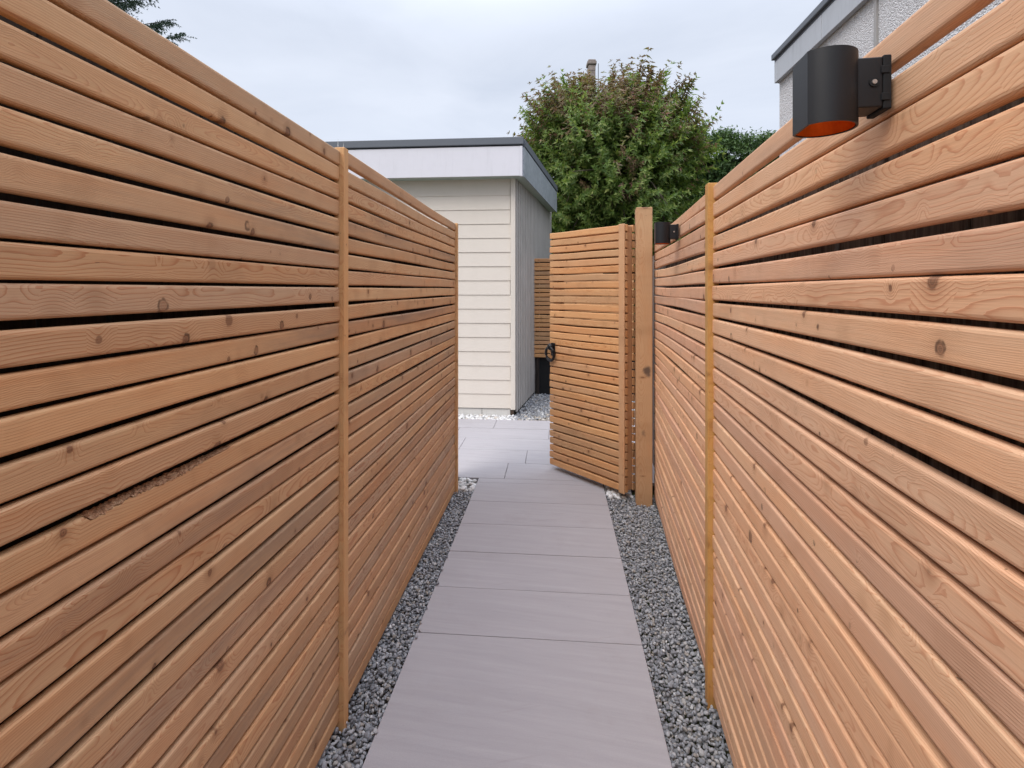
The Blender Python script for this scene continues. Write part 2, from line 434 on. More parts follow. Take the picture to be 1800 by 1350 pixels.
n = NT('ribbed_cladding')
P = n.coord()
g = n.noise(P, 3, 4, 0.6)
M['ribbed'] = n.fin(n.ramp(g, [(0.3, (0.39, 0.365, 0.345)), (0.7, (0.47, 0.44, 0.415))]), 0.45, 0.5)
n = NT('galvanised_fascia')
P = n.coord()
g = n.voro(P, 26, out='Color')
gg = n.noise(P, 5, 4, 0.7)
c = n.mix(0.5, n.ramp(n.xyz(g)[0], [(0, (0.26, 0.285, 0.315)), (1, (0.38, 0.405, 0.435))]), n.ramp(gg, [(0.3, (0.23, 0.25, 0.28)), (0.7, (0.42, 0.445, 0.475))]))
M['galv'] = n.fin(c, 0.5, 0.5, 0.25)
n = NT('pebble_dash')
P = n.coord()
v = n.voro(P, 150)
c = n.mix(0.6, n.ramp(n.xyz(n.voro(P, 150, out='Color'))[0], [(0, (0.44, 0.42, 0.42)), (0.5, (0.66, 0.64, 0.645)), (1, (0.80, 0.785, 0.79))]), n.ramp(n.noise(P, 160, 3, 0.7), [(0.35, (0.32, 0.305, 0.305)), (0.65, (0.80, 0.785, 0.79))]))
n.bump(n.math('SUBTRACT', 1.0, v), 0.9, 0.006)
M['dash'] = n.fin(c, 0.9, 0.2)

n = NT('black_powder_coat')
g = n.noise(n.coord(), 1400, 2, 0.6)
n.bump(g, 0.35, 0.0004)
M['lamp_black'] = n.fin((0.009, 0.009, 0.0105), 0.44, 0.34)
n = NT('black_gasket')
M['gasket'] = n.fin((0.010, 0.010, 0.011), 0.75, 0.3)
n = NT('copper_lining')
g = n.noise(n.coord(), 60, 3, 0.6)
n.bump(n.noise(n.coord(), 900, 2), 0.2, 0.0004)
M['copper'] = n.fin(n.ramp(g, [(0.3, (0.66, 0.14, 0.012)), (0.7, (0.76, 0.20, 0.02))]), 0.33, 0.5, 0.6)
n = NT('steel')
M['steel'] = n.fin((0.62, 0.60, 0.57), 0.3, 0.5, 0.9)
n = NT('black_iron')
g = n.noise(n.coord(), 300, 3)
n.bump(g, 0.4, 0.001)
M['iron'] = n.fin((0.010, 0.010, 0.012), 0.38, 0.5, 0.3)
n = NT('lamp_glass')
M['bulb'] = n.fin((0.75, 0.72, 0.66), 0.25, 0.5)

n = NT('bark')
P = n.coord(); s = n.xyz(P)
g = n.noise(n.comb(n.math('MULTIPLY', s[0], 22), n.math('MULTIPLY', s[1], 22), n.math('MULTIPLY', s[2], 5)), 1, 5, 0.7)
n.bump(g, 0.8, 0.02)
M['bark'] = n.fin(n.ramp(g, [(0.3, (0.05, 0.038, 0.028)), (0.7, (0.17, 0.135, 0.105))]), 0.9, 0.2)
n = NT('torn_bark')
g = n.noise(n.coord(), 120, 4, 0.75)
n.bump(g, 1.0, 0.006)
M['torn'] = n.fin(n.ramp(g, [(0.3, (0.13, 0.055, 0.028)), (0.5, (0.34, 0.18, 0.10)), (0.72, (0.52, 0.34, 0.21))]), 0.9, 0.15)

n = NT('dense_twigs')
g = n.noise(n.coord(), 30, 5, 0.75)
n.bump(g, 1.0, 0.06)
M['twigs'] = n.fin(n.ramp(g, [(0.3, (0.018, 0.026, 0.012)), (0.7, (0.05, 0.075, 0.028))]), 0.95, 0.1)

def leafmat(name, stops, trans=0.35):
    n = NT(name)
    c = n.ramp(n.island(), stops)
    n.b.inputs['Roughness'].default_value = 0.5
    n.b.inputs['Specular IOR Level'].default_value = 0.35
    n.put(n.b.inputs['Base Color'], c)
    tr = n.t.nodes.new('ShaderNodeBsdfTranslucent')
    n.put(tr.inputs[0], n.mix(1.0, c, (1.2, 1.25, 0.7), 'MULTIPLY'))
    ms = n.t.nodes.new('ShaderNodeMixShader')
    ms.inputs[0].default_value = trans
    n.t.links.new(n.b.outputs[0], ms.inputs[1]); n.t.links.new(tr.outputs[0], ms.inputs[2])
    n.t.links.new(ms.outputs[0], n.out.inputs[0])
    return n.m
M['leaf_green'] = leafmat('green_leaves', [(0, (0.08, 0.14, 0.034)), (0.4, (0.14, 0.215, 0.052)), (0.8, (0.21, 0.275, 0.075)), (1, (0.32, 0.36, 0.12))], 0.42)
M['leaf_bronze'] = leafmat('bronze_leaves', [(0, (0.14, 0.11, 0.062)), (0.3, (0.22, 0.145, 0.09)), (0.5, (0.22, 0.105, 0.085)), (0.62, (0.18, 0.19, 0.065)), (0.85, (0.20, 0.20, 0.075)), (1, (0.28, 0.145, 0.10))], 0.3)
M['leaf_hedge'] = leafmat('hedge_leaves', [(0, (0.04, 0.085, 0.028)), (0.5, (0.075, 0.135, 0.04)), (1, (0.12, 0.19, 0.06))], 0.2)
M['needle'] = leafmat('conifer_needles', [(0, (0.022, 0.045, 0.030)), (0.5, (0.038, 0.070, 0.045)), (1, (0.065, 0.10, 0.062))], 0.12)

# ------------------------------------------------------------------ setting: ground, path, patio
PX0, PX1 = -0.564, 0.341
box('ground', -600, 600, -600, 900, -0.60, -0.075, M['soil'])['kind'] = 'structure'

def tile_mesh(w, l):
    bm = bmesh.new()
    box_bm(bm, 0, w, 0, l, -0.020, 0.0, 0.0015, 2)
    return bm_mesh(bm, 'tile')
GAP = 0.0034
path = box('path', PX0 + 0.012, PX1 - 0.012, -2.2, 3.755, -0.070, -0.020, M['mortar'])
path['kind'] = 'structure'
rows = [2.049 + 0.326 * k for k in range(-13, 6) if k not in (-1, -3, -5)] + [3.762]
std = tile_mesh(PX1 - PX0, 0.326 - GAP)
std.materials.append(M['tile'])
for a, b in zip(rows, rows[1:]):
    me = std
    if abs((b - a) - 0.326) > 1e-4:
        me = tile_mesh(PX1 - PX0, b - a - GAP); me.materials.append(M['tile'])
    link('tile', me, None, path, (PX0, a + GAP / 2, random.uniform(-0.0006, 0.0006)), (random.uniform(-.0006, .0006), random.uniform(-.0006, .0006), 0))
patio = box('patio', -5.4, 2.6, 3.768, 5.445, -0.070, -0.0205, M['mortar'])
patio['kind'] = 'structure'
PR = (5.45 - 3.762) / 5
pt = tile_mesh(0.9 - GAP, PR - GAP); pt.materials.append(M['tile'])
offs = [-0.375, -0.24, 0.06, -0.06, 0.28]
for r in range(5):
    for k in range(-5, 3):
        x = offs[r] + 0.9 * k
        if x < -5.4 or x + 0.9 > 2.65: continue
        link('tile', pt, None, patio, (x + GAP / 2, 3.762 + r * PR + GAP / 2, random.uniform(-0.0008, 0.0008)), (random.uniform(-.0008, .0008), random.uniform(-.0008, .0008), 0))

# ------------------------------------------------------------------ gravel and pebbles
def ico(sub):
    bm = bmesh.new()
    bmesh.ops.create_icosphere(bm, subdivisions=sub, radius=1.0)
    V = np.array([v.co[:] for v in bm.verts]); F = np.array([[v.index for v in f.verts] for f in bm.faces])
    bm.free()
    return V, F
ICO1, ICO2 = ico(1), ico(2)

def stones(name, pts, size, mat, sub=1, flat=0.6, jit=0.28, smooth=False):
    """pts (n,3) centres; each stone is an irregular chip of its own shape and turn"""
    V0, F0 = ICO1 if sub == 1 else ICO2
    n = len(pts)
    nv = len(V0)
    if sub == 1:
        sc = 1 + rng.normal(0, jit, (n, nv, 1)).clip(-0.45, 0.6)
    else:
        lo = rng.normal(0, 1, (n, 6, 3)); lo /= np.linalg.norm(lo, axis=2, keepdims=True)
        amp = rng.uniform(0.1, jit * 1.3, (n, 6, 1))
        dots = np.einsum('vi,nki->nkv', V0, lo)
        cut = np.minimum(1.0, np.min(np.where(dots > 0.3, (1 - amp) / np.maximum(dots, 0.3), 9), axis=1))
        sc = (cut * (1 + rng.normal(0, 0.03, (n, nv))))[:, :, None]
    v = V0[None] * sc
    s = (0.55 + rng.beta(2.0, 3.2, (n, 1)) * 1.05) * size
    ax = np.concatenate([s * rng.uniform(0.85, 1.3, (n, 1)), s * rng.uniform(0.65, 1.0, (n, 1)), s * flat * rng.uniform(0.8, 1.2, (n, 1))], 1)
    v = v * ax[:, None, :]
    ang = rng.normal(0, 0.45, (n, 2)); az = rng.uniform(0, 2 * np.pi, n)
    cx, sx_ = np.cos(ang[:, 0]), np.sin(ang[:, 0]); cy, sy = np.cos(ang[:, 1]), np.sin(ang[:, 1]); cz, sz = np.cos(az), np.sin(az)
    x, y, z = v[..., 0], v[..., 1], v[..., 2]
    y, z = y * cx[:, None] - z * sx_[:, None], y * sx_[:, None] + z * cx[:, None]
    x, z = x * cy[:, None] + z * sy[:, None], -x * sy[:, None] + z * cy[:, None]
    x, y = x * cz[:, None] - y * sz[:, None], x * sz[:, None] + y * cz[:, None]
    v = np.stack([x, y, z], -1) + pts[:, None, :]
    F = (F0[None] + (np.arange(n) * nv)[:, None, None]).reshape(-1, 3)
    me = np_mesh(name, v.reshape(-1, 3), F)
    if smooth: me.polygons.foreach_set('use_smooth', np.ones(len(me.polygons), dtype=bool))
    return link(name, me, mat)

def bed(xl, xr, y0, y1, pitch, z, zj, keep=None):
    """jittered grid between the lines x=xl(y) and x=xr(y)"""
    out = []
    for y in np.arange(y0, y1, pitch):
        a, b = xl(y), xr(y)
        if b - a < pitch * 0.3: continue
        xs = np.arange(a, b, pitch)
        xs = xs + rng.uniform(-0.45, 0.45, len(xs)) * pitch
        ys = y + rng.uniform(-0.45, 0.45, len(xs)) * pitch
        xs = np.clip(xs, a, b)
        out.append(np.stack([xs, ys, z + rng.uniform(-zj, zj, len(xs))], 1))
    p = np.concatenate(out)
    if keep is not None: p = p[keep(p)]
    return p
RFX = lambda y: 0.519 + 0.0734 * (y - 1.807)       # right fence line
LFX = lambda y: -0.685
def two(xl, xr, y0, y1, pitch, z, keep=None):
    return np.concatenate([bed(xl, xr, y0, y1, pitch, z - 0.013, 0.004, keep), bed(xl, xr, y0, y1, pitch * 1.12, z, 0.006, keep)])
pl = two(lambda y: LFX(y) - 0.02, lambda y: PX0 - 0.007, 0.6, 3.535, 0.0128, -0.012)
spill = np.stack([PX0 + np.abs(rng.normal(0.0, 0.006, 10)), rng.uniform(1.3, 3.3, 10), np.full(10, 0.007)], 1)
tag(stones('gravel', np.concatenate([pl, spill]), 0.0083, M['gravel'], 2, 0.58, 0.38),
    'blue grey gravel strip between the brown left fence and the paved path', 'gravel', kind='stuff')
pr = two(lambda y: PX1 + 0.007, lambda y: RFX(y) + 0.03, 0.6, 3.56, 0.0128, -0.014)
tag(stones('gravel', pr, 0.0083, M['gravel'], 2, 0.58, 0.38),
    'wider blue grey gravel strip between the paved path and the right fence', 'gravel', kind='stuff')
SHX, SHY = -0.445, 5.68                            # shed corner
sd = Vector((math.sin(R(7.7)), math.cos(R(7.7)), 0))
shx = lambda y: SHX + (y - SHY) * sd.x / sd.y
pa = two(lambda y: shx(y) + 0.005 if y > SHY else -0.46, lambda y: 1.5, 5.46, 7.4, 0.026, -0.012, lambda p: (p[:, 1] - 5.46) > (p[:, 0] + 0.46) * 0.42 + rng.normal(0, .05, len(p)))
pb = two(lambda y: shx(y) + 0.005 if y > SHY else -0.42, lambda y: 1.5, 5.46, 6.3, 0.026, -0.012, lambda p: (p[:, 1] - 5.46) <= (p[:, 0] + 0.46) * 0.42 + rng.normal(0, .05, len(p)))  # alley gravel split at the shed's shadow line; sun and shade are in the colours
tag(stones('gravel', pa, 0.017, M['gravel'], 1, 0.65), 'dark grey alley gravel beside the ribbed wall with the shed shadow put into its colour', 'gravel', kind='stuff')
tag(stones('gravel', pb, 0.017, M['gravel_sunlit'], 1, 0.65), 'tan alley gravel along the patio edge with sunlight put into its colour', 'gravel', kind='stuff')
pp = np.concatenate([bed(lambda y: -3.2, lambda y: -0.42, 5.47, 5.67, 0.034, -0.012, 0.008), bed(lambda y: -3.2, lambda y: -0.42, 5.47, 5.67, 0.032, -0.035, 0.004)])
tag(stones('pebbles', pp, 0.022, M['pebble'], 2, 0.75, 0.25), 'white pebbles in a strip along the foot of the cream shed', 'pebbles', kind='stuff')
pq = np.concatenate([bed(lambda y: -0.70, lambda y: PX0 - 0.02, 3.55, 3.74, 0.036, -0.010, 0.006), bed(lambda y: -0.70, lambda y: PX0 - 0.02, 3.55, 3.74, 0.034, -0.032, 0.004)])
tag(stones('pebbles', pq, 0.022, M['pebble'], 2, 0.75, 0.25), 'small patch of white pebbles at the foot of the far left fence end', 'pebbles', kind='stuff')
pw = np.concatenate([bed(lambda y: PX1 + 0.02, lambda y: 0.52, 3.52, 3.74, 0.036, -0.010, 0.006), bed(lambda y: PX1 + 0.02, lambda y: 0.52, 3.55, 3.74, 0.034, -0.032, 0.004)])
tag(stones('pebbles', pw, 0.022, M['pebble'], 2, 0.75, 0.25), 'few white pebbles under the hinge side of the gate', 'pebbles', kind='stuff')

# ------------------------------------------------------------------ slatted fences
def slat_mesh(length, h, t, bow=0.0, twist=0.0, seed=0, rad=0.0062, rings=8, flat=False):
    """board along +x from 0, front face at y=0 (facing -y), back at y=t; rounded arrises; slightly bowed"""
    r = random.Random(seed)
    prof = []
    for cx, cz, a0 in ((rad, h / 2 - rad, 90), (t - rad, h / 2 - rad, 0), (t - rad, -h / 2 + rad, -90), (rad, -h / 2 + rad, 180)):
        for k in range(4):
            a = R(a0 + (90 - 30 * k if a0 != 90 else 90 - 30 * k))
            prof.append((cx + rad * math.cos(a), cz + rad * math.sin(a)))
    bm = bmesh.new()
    rs = []
    ph = r.uniform(0, 6.28)
    for i in range(rings + 1):
        u = i / rings
        dz = bow * math.sin(math.pi * u) + 0.0012 * math.sin(u * 9 + ph)
        dy = 0.0015 * math.sin(u * 7 + ph * 2)
        tw = twist * (u - 0.5)
        rs.append([bm.verts.new((u * length, dy + y - z * tw, dz + z + (y - t / 2) * tw)) for y, z in prof])
    n_ = len(prof)
    for a, b in zip(rs, rs[1:]):
        for k in range(n_):
            bm.faces.new((a[k], a[(k + 1) % n_], b[(k + 1) % n_], b[k]))
    bm.faces.new(rs[0]); bm.faces.new(rs[-1][::-1])
    return bm_mesh(bm, 'slat')

def slat_bay(fence, length, x0, z_top, count, pitch, h, t, mat, y0=0.0, mir=1, seed=0, jz=0.0014, bows=0.004, name='slat'):
    """a bay of slats as children of fence; fence local x runs along the fence; mir=-1 puts the face on the +y side"""
    r = random.Random(seed)
    pool = []
    for k in range(9):
        me = slat_mesh(length, h + r.uniform(-0.0012, 0.0012), t, r.uniform(-bows, bows), r.uniform(-0.05, 0.05), seed * 100 + k)
        me.materials.append(mat)
        pool.append(me)
    out = []
    for i in range(count):
        z = z_top - h / 2 - i * pitch + r.uniform(-jz, jz)
        me = pool[r.randrange(9)]
        a = r.uniform(-0.0012, 0.0012)
        if mir > 0:
            o = link(name, me, None, fence, (x0 + r.uniform(-0.001, 0.001), y0 + r.uniform(-0.0015, 0.0015), z), (0, a, 0))
        else:
            o = link(name, me, None, fence, (x0 + length + r.uniform(-0.001, 0.001), y0 + r.uniform(-0.0015, 0.0015), z), (0, a, math.pi))
        out.append(o)
    return out

PITCH, SH, ST = 0.0562, 0.0477, 0.021
# left fence: local x = +Y of the world, local +y = world -x, so the slats' front (-y) looks into the corridor
lf = empty('slatted_fence', (-0.691, -1.2, 0), R(90))
tag(lf, 'brown weathered larch slat fence along the left of the path', 'fence')
NEARL, FARL = 1.612 + 1.2, 3.520 + 1.2
TOPL = 1.853
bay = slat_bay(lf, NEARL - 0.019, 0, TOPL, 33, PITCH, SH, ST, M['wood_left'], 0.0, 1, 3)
bay[0].location.z -= 0.0055
bay[0].pass_index = 2
bay[2].location.z -= 0.003
# the board with the waney edge: its upper front arris is missing over a third of a metre
def torn_slat(length, h, t, a, b):
    r = random.Random(5)
    bm = bmesh.new(); tb = bmesh.new()
    rad = 0.0062
    rs, ts = [], []
    xs = sorted(set([0, length] + [length * k / 8 for k in range(9)] + list(np.linspace(a - 0.012, b + 0.012, 90))))
    for x in xs:
        u = max(0.0, min(1.0, min((x - a) / 0.010, (b - x) / 0.10)))
        c = u * (0.0075 + 0.0025 * math.sin(x * 37) + r.uniform(-0.0022, 0.0022))
        prof = []
        for cx, cz, a0 in ((rad, h / 2 - rad, 180), (t - rad, h / 2 - rad, 90), (t - rad, -h / 2 + rad, 0), (rad, -h / 2 + rad, -90)):
            for k in range(4):
                an = R(a0 - 30 * k)
                prof.append([cx + rad * math.cos(an), cz + rad * math.sin(an)])
        for k in range(4):
            f = k / 3
            prof[k][1] = prof[k][1] * (1 - u) + u * (h / 2 - c * (1 - f) - 0.0006)
            prof[k][0] = prof[k][0] * (1 - u) + u * (t * 0.8 * f)
        rs.append([bm.verts.new((x, y, z)) for y, z in prof])
        if a - 0.001 < x < b:
            ts.append([tb.verts.new((x, t * 0.8 * f - 0.0004 + r.uniform(-.0008, .0004) * u, h / 2 - c * (1 - f) + 0.0006 + r.uniform(-0.0012, 0.0022) * u)) for f in (0.02, 0.25, 0.5, 0.75, 0.98)])
    for p_, q_ in zip(rs, rs[1:]):
        for k in range(16): bm.faces.new((p_[k], p_[(k + 1) % 16], q_[(k + 1) % 16], q_[k]))
    bm.faces.new(rs[0]); bm.faces.new(rs[-1][::-1])
    for p_, q_ in zip(ts, ts[1:]):
        for k in range(4): tb.faces.new((p_[k], p_[k + 1], q_[k + 1], q_[k]))
    return bm_mesh(bm, 'slat'), bm_mesh(tb, 'torn_edge')
sm_, tm_ = torn_slat(NEARL - 0.019, SH, ST, 1.90, 2.24)
sm_.materials.append(M['wood_left'])
bay[14].data = sm_
bay[14]['label'] = 'slat with a torn bark edge along its top'
link('torn_edge', tm_, M['torn'], bay[14])
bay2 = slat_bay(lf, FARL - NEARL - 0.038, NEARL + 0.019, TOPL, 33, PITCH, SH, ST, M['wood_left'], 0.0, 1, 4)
bay2[0].location.z += 0.0065                               # this board has lifted: daylight shows below it
bay2[0].rotation_euler.y = 0.0042
bay2[1].location.z -= 0.003
for x in (NEARL, FARL):
    box('batten', x - 0.0175, x + 0.0175, -0.0155, 0.019, -0.03, TOPL + 0.004, M['batten_left'], lf, 0.003)
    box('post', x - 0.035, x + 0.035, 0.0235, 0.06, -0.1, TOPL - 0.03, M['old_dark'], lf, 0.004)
for dx in (-0.03, 0.012):
    bm = bmesh.new()
    bmesh.ops.create_cone(bm, cap_ends=True, segments=6, radius1=0.0014, radius2=0.0002, depth=0.024, matrix=Matrix.Translation((NEARL + dx, 0.0, TOPL + 0.014)))
    link('spike', bm_mesh(bm, 'spike'), M['steel'], lf)

# right fence: local x from far to near so that the front (-y side... world -x) is the corridor side
ra = math.atan(0.0734)
rdir = Vector((math.sin(ra), math.cos(ra), 0))
rn = Vector((-math.cos(ra), math.sin(ra), 0))               # into the corridor
def rpt(y, off=0.0, z=0.0):
    return Vector((RFX(y), y, z)) + rn * off
rf = empty('slatted_fence', rpt(-1.2, -0.014), R(90) - ra)
tag(rf, 'pinkish tan larch slat fence along the right of the path', 'fence')
NEARR = (1.807 + 1.2) / math.cos(ra)
FARR = (3.405 + 1.2) / math.cos(ra)
TOPR = 1.748
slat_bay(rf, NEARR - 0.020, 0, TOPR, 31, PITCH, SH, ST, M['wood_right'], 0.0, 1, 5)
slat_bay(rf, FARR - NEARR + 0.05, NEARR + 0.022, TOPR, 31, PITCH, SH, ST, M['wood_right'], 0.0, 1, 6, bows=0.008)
# children were built facing local -y; on this fence the corridor is local +y, so turn the slats round
for c in list(rf.children):
    L0 = max(v.co.x for v in c.data.vertices)
    c.location.x += L0
    c.rotation_euler.z = math.pi
box('batten', NEARR - 0.022, NEARR + 0.020, -0.020, 0.0165, -0.03, TOPR + 0.012, M['batten_right'], rf, 0.0025)
box('post', NEARR - 0.035, NEARR + 0.035, -0.06, -0.0235, -0.1, TOPR - 0.03, M['old_dark'], rf, 0.004)

# the dark old fences that stand close behind the slats
def old_fence(label, p0, p1, h, mat, hj, low=None):
    p0, p1 = Vector(p0), Vector(p1)
    ln = (p1 - p0).length
    a = math.atan2(p1.y - p0.y, p1.x - p0.x)
    f = empty('old_fence', (p0.x, p0.y, -0.08), a)
    tag(f, label, 'fence')
    w = 0.118
    k = int(ln / w)
    bm = bmesh.new(); box_bm(bm, 0, w - 0.004, -0.009, 0.009, 0, h, 0.003, 1)
    me = bm_mesh(bm, 'board'); me.materials.append(mat)
    bm = bmesh.new(); box_bm(bm, 0, w - 0.004, -0.009, 0.009, 0, low[1] if low else h, 0.003, 1)
    me_low = bm_mesh(bm, 'board'); me_low.materials.append(mat)
    for i in range(k):
        o = link('board', me_low if low and i * w > low[0] else me, None, f, (i * w, random.uniform(-0.004, 0.004), random.uniform(-hj, hj)), (0, 0, random.uniform(-0.03, 0.03)))
    return f
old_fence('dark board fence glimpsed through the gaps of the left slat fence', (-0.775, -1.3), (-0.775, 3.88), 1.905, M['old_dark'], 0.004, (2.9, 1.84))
q0, q1 = rpt(-1.3, -0.092), rpt(4.55, -0.092)
old_fence('grey weathered board fence glimpsed through the gaps of the right slat fence', (q0.x, q0.y), (q1.x, q1.y), 1.748, M['old_grey'], 0.004)

# ------------------------------------------------------------------ gate post and gate
gp = box('gate_post', -0.052, 0.052, -0.052, 0.052, -0.1, 1.935, M['wood_post'], None, 0.005, 2, (0.584, 3.458, 0), -ra)
tag(gp, 'thick square timber post between the open gate and the right fence', 'gate post')

gx, gy = 0.470, 3.464
ga = math.atan2(3.99 - 3.464, -0.040 - 0.470)               # hinge -> free edge
gate = empty('garden_gate', (gx, gy, 0), ga)
tag(gate, 'orange larch slatted garden gate standing half open over the patio', 'gate')
GW = 0.735
# local x: hinge -> free edge; the face we see looks along local +y (towards the camera's left), thickness goes to -y
for s_ in slat_bay(gate, GW, 0.0, 1.832, 33, 0.05455, 0.0462, 0.020, M['wood_gate'], 0.0, -1, 8, bows=0.002):
    pass
for s_ in slat_bay(gate, GW, 0.0, 1.832, 33, 0.05455, 0.0462, 0.020, M['wood_gate'], -0.096, 1, 9, bows=0.002):
    pass
box('frame_stile', 0.006, 0.070, -0.0745, -0.0215, 0.045, 1.828, M['wood_gate_v'], gate, 0.006)
box('frame_stile', GW - 0.085, GW - 0.012, -0.0745, -0.0215, 0.045, 1.828, M['wood_gate_v'], gate, 0.006)
for z in (0.06, 0.86, 1.72):
    box('frame_rail', 0.0705, GW - 0.0855, -0.074, -0.022, z, z + 0.07, M['wood_gate'], gate, 0.004)
box('stile_cover', 0.003, 0.052, 0.0015, 0.0150, 0.032, 1.836, M['wood_gate_v'], gate, 0.004)
for z in (0.30, 1.52):
    bm = bmesh.new()
    box_bm(bm, 0.0, 0.30, -0.1215, -0.1165, z - 0.02, z + 0.02, 0.001, 1)
    tube_bm(bm, [(-0.004, -0.119, z - 0.035), (-0.004, -0.119, z + 0.035)], 0.008, 10)
    link('hinge', bm_mesh(bm, 'hinge'), M['iron'], gate)
# ring latch
lat = box('latch_plate', GW - 0.062, GW - 0.018, 0.0015, 0.0075, 0.885, 0.985, M['iron'], gate, 0.003)
bm = bmesh.new()
cxr, czr = GW - 0.026, 0.900
ring = [(cxr + 0.044 * math.cos(a), 0.024 + 0.006 * math.sin(a), czr + 0.052 * math.sin(a)) for a in np.linspace(R(90), R(450), 29)]
tube_bm(bm, ring, 0.0105, 8, False)
link('ring_handle', bm_mesh(bm, 'ring_handle', True), M['iron'], lat)
bm = bmesh.new()
bmesh.ops.create_uvsphere(bm, u_segments=14, v_segments=8, radius=0.027, matrix=Matrix.Translation((cxr, 0.018, czr + 0.054)))
tube_bm(bm, [(cxr, 0.006, czr + 0.054), (cxr, 0.032, czr + 0.054)], 0.009, 10)
tube_bm(bm, [(cxr - 0.03, 0.022, czr + 0.03), (cxr - 0.008, 0.026, czr + 0.055), (cxr + 0.012, 0.024, czr + 0.068)], [0.006, 0.009, 0.007], 8)
link('handle_boss', bm_mesh(bm, 'handle_boss', True), M['iron'], lat)

# ------------------------------------------------------------------ wall lamps
def make_lamp(y, zb, label):
    """wall lamp: bracket on the fence, hollow round shade with a flat cut front, copper inside, open at both ends"""
    root = empty('wall_lamp', rpt(y, 0.0, zb), R(90) - ra)      # local x along the fence, local +y into the corridor
    tag(root, label, 'lamp', 'black wall lamps on the right fence')
    r_, H, wall = 0.0405, 0.099, 0.003
    cy = 0.031 + r_ * 0.93
    cut = 0.76
    def outline(rad, cutd):
        a0 = math.acos(cutd / rad)
        pts = [(rad * math.sin(a), rad * math.cos(a)) for a in np.linspace(a0, 2 * math.pi - a0, 33)]
        return [(x, cy + yy) for x, yy in pts]
    o_, i_ = outline(r_, r_ * cut), outline(r_ - wall, r_ * cut - wall)
    bm = bmesh.new()
    vs_ = {}
    for nm, pts in (('o', o_), ('i', i_)):
        for z in (0.0, H):
            vs_[nm, z] = [bm.verts.new((x, yy, z)) for x, yy in pts]
    n_ = len(o_)
    zi0, zi1 = 0.0006, H - 0.0006
    for k in range(n_):
        j = (k + 1) % n_
        bm.faces.new((vs_['o', 0.0][k], vs_['o', 0.0][j], vs_['o', H][j], vs_['o', H][k]))
        for z in (0.0, H):
            bm.faces.new((vs_['o', z][k], vs_['o', z][j], vs_['i', z][j], vs_['i', z][k]))
    # thin skin inside in black, the copper lining sits just inside it
    for k in range(n_):
        j = (k + 1) % n_
        bm.faces.new((vs_['i', 0.0][k], vs_['i', 0.0][j], vs_['i', H][j], vs_['i', H][k]))
    shade = link('shade', bm_mesh(bm, 'shade'), M['lamp_black'], root)
    for p in shade.data.polygons:
        p.use_smooth = abs(p.normal.z) < 0.5 and len([1 for v in p.vertices]) == 4
    me = shade.data
    me.set_sharp_from_angle(angle=R(25)) if hasattr(me, 'set_sharp_from_angle') else None
    l_ = outline(r_ - wall - 0.0006, r_ * cut - wall - 0.0006)
    bm = bmesh.new()
    a = [bm.verts.new((x, yy, 0.0012)) for x, yy in l_]; b = [bm.verts.new((x, yy, H - 0.0012)) for x, yy in l_]
    for k in range(n_):
        j = (k + 1) % n_
        bm.faces.new((a[k], a[j], b[j], b[k]))
    ln_ = link('lining', bm_mesh(bm, 'lining'), M['copper'], root)
    bm = bmesh.new()
    bmesh.ops.create_cone(bm, cap_ends=True, segments=20, radius1=0.012, radius2=0.009, depth=0.03, matrix=Matrix.Translation((0, cy - 0.01, H * 0.66)))
    link('bulb', bm_mesh(bm, 'bulb'), M['bulb'], root)
    # bracket
    bz0, bz1 = 0.021, 0.088
    bm = bmesh.new()
    box_bm(bm, -0.0215, 0.0215, 0.0042, cy - r_ + 0.008, bz0, bz1, 0.0018, 2)
    br = link('bracket', bm_mesh(bm, 'bracket'), M['lamp_black'], root)
    bm = bmesh.new()
    box_bm(bm, -0.0225, 0.0225, -0.006, 0.0040, bz0 - 0.003, bz1 + 0.002, 0.0012, 1)
    for zz in (0.016, 0.052):
        box_bm(bm, -0.0238, -0.0222, -0.003, 0.007, bz0 + zz - 0.008, bz0 + zz + 0.002, 0.0006, 1)
    link('gasket', bm_mesh(bm, 'gasket'), M['gasket'], br)
    bm = bmesh.new()
    tube_bm(bm, [(-0.0205, 0.0155, 0.054), (-0.0232, 0.0155, 0.054)], 0.0062, 16)
    link('screw_cap', bm_mesh(bm, 'screw_cap'), M['gasket'], br)
    bm = bmesh.new()
    tube_bm(bm, [(-0.0222, 0.0155, 0.054), (-0.0245, 0.0155, 0.054)], [0.0038, 0.0030], 12)
    link('screw', bm_mesh(bm, 'screw'), M['steel'], br)
    return root
make_lamp(0.742, 1.622, 'large looking black wall lamp with copper lining nearest the camera')
make_lamp(2.452, 1.612, 'small distant black wall lamp on the right fence beside the gate post')

# ------------------------------------------------------------------ cream shed behind
shed = empty('shed', (SHX, SHY, 0))
tag(shed, 'cream weatherboarded shed with grey flat roof and ribbed side wall', 'shed')
LEFT = -4.2
WT = 2.66                                                      # wall top
q = sd * 2.75
core = poly_prism('wall', [(LEFT, 0.02), (-0.02, 0.02), (q.x - 0.02, q.y), (LEFT, q.y)], 0.07, WT, M['cream'], shed)
BP = 0.158
bm = bmesh.new()
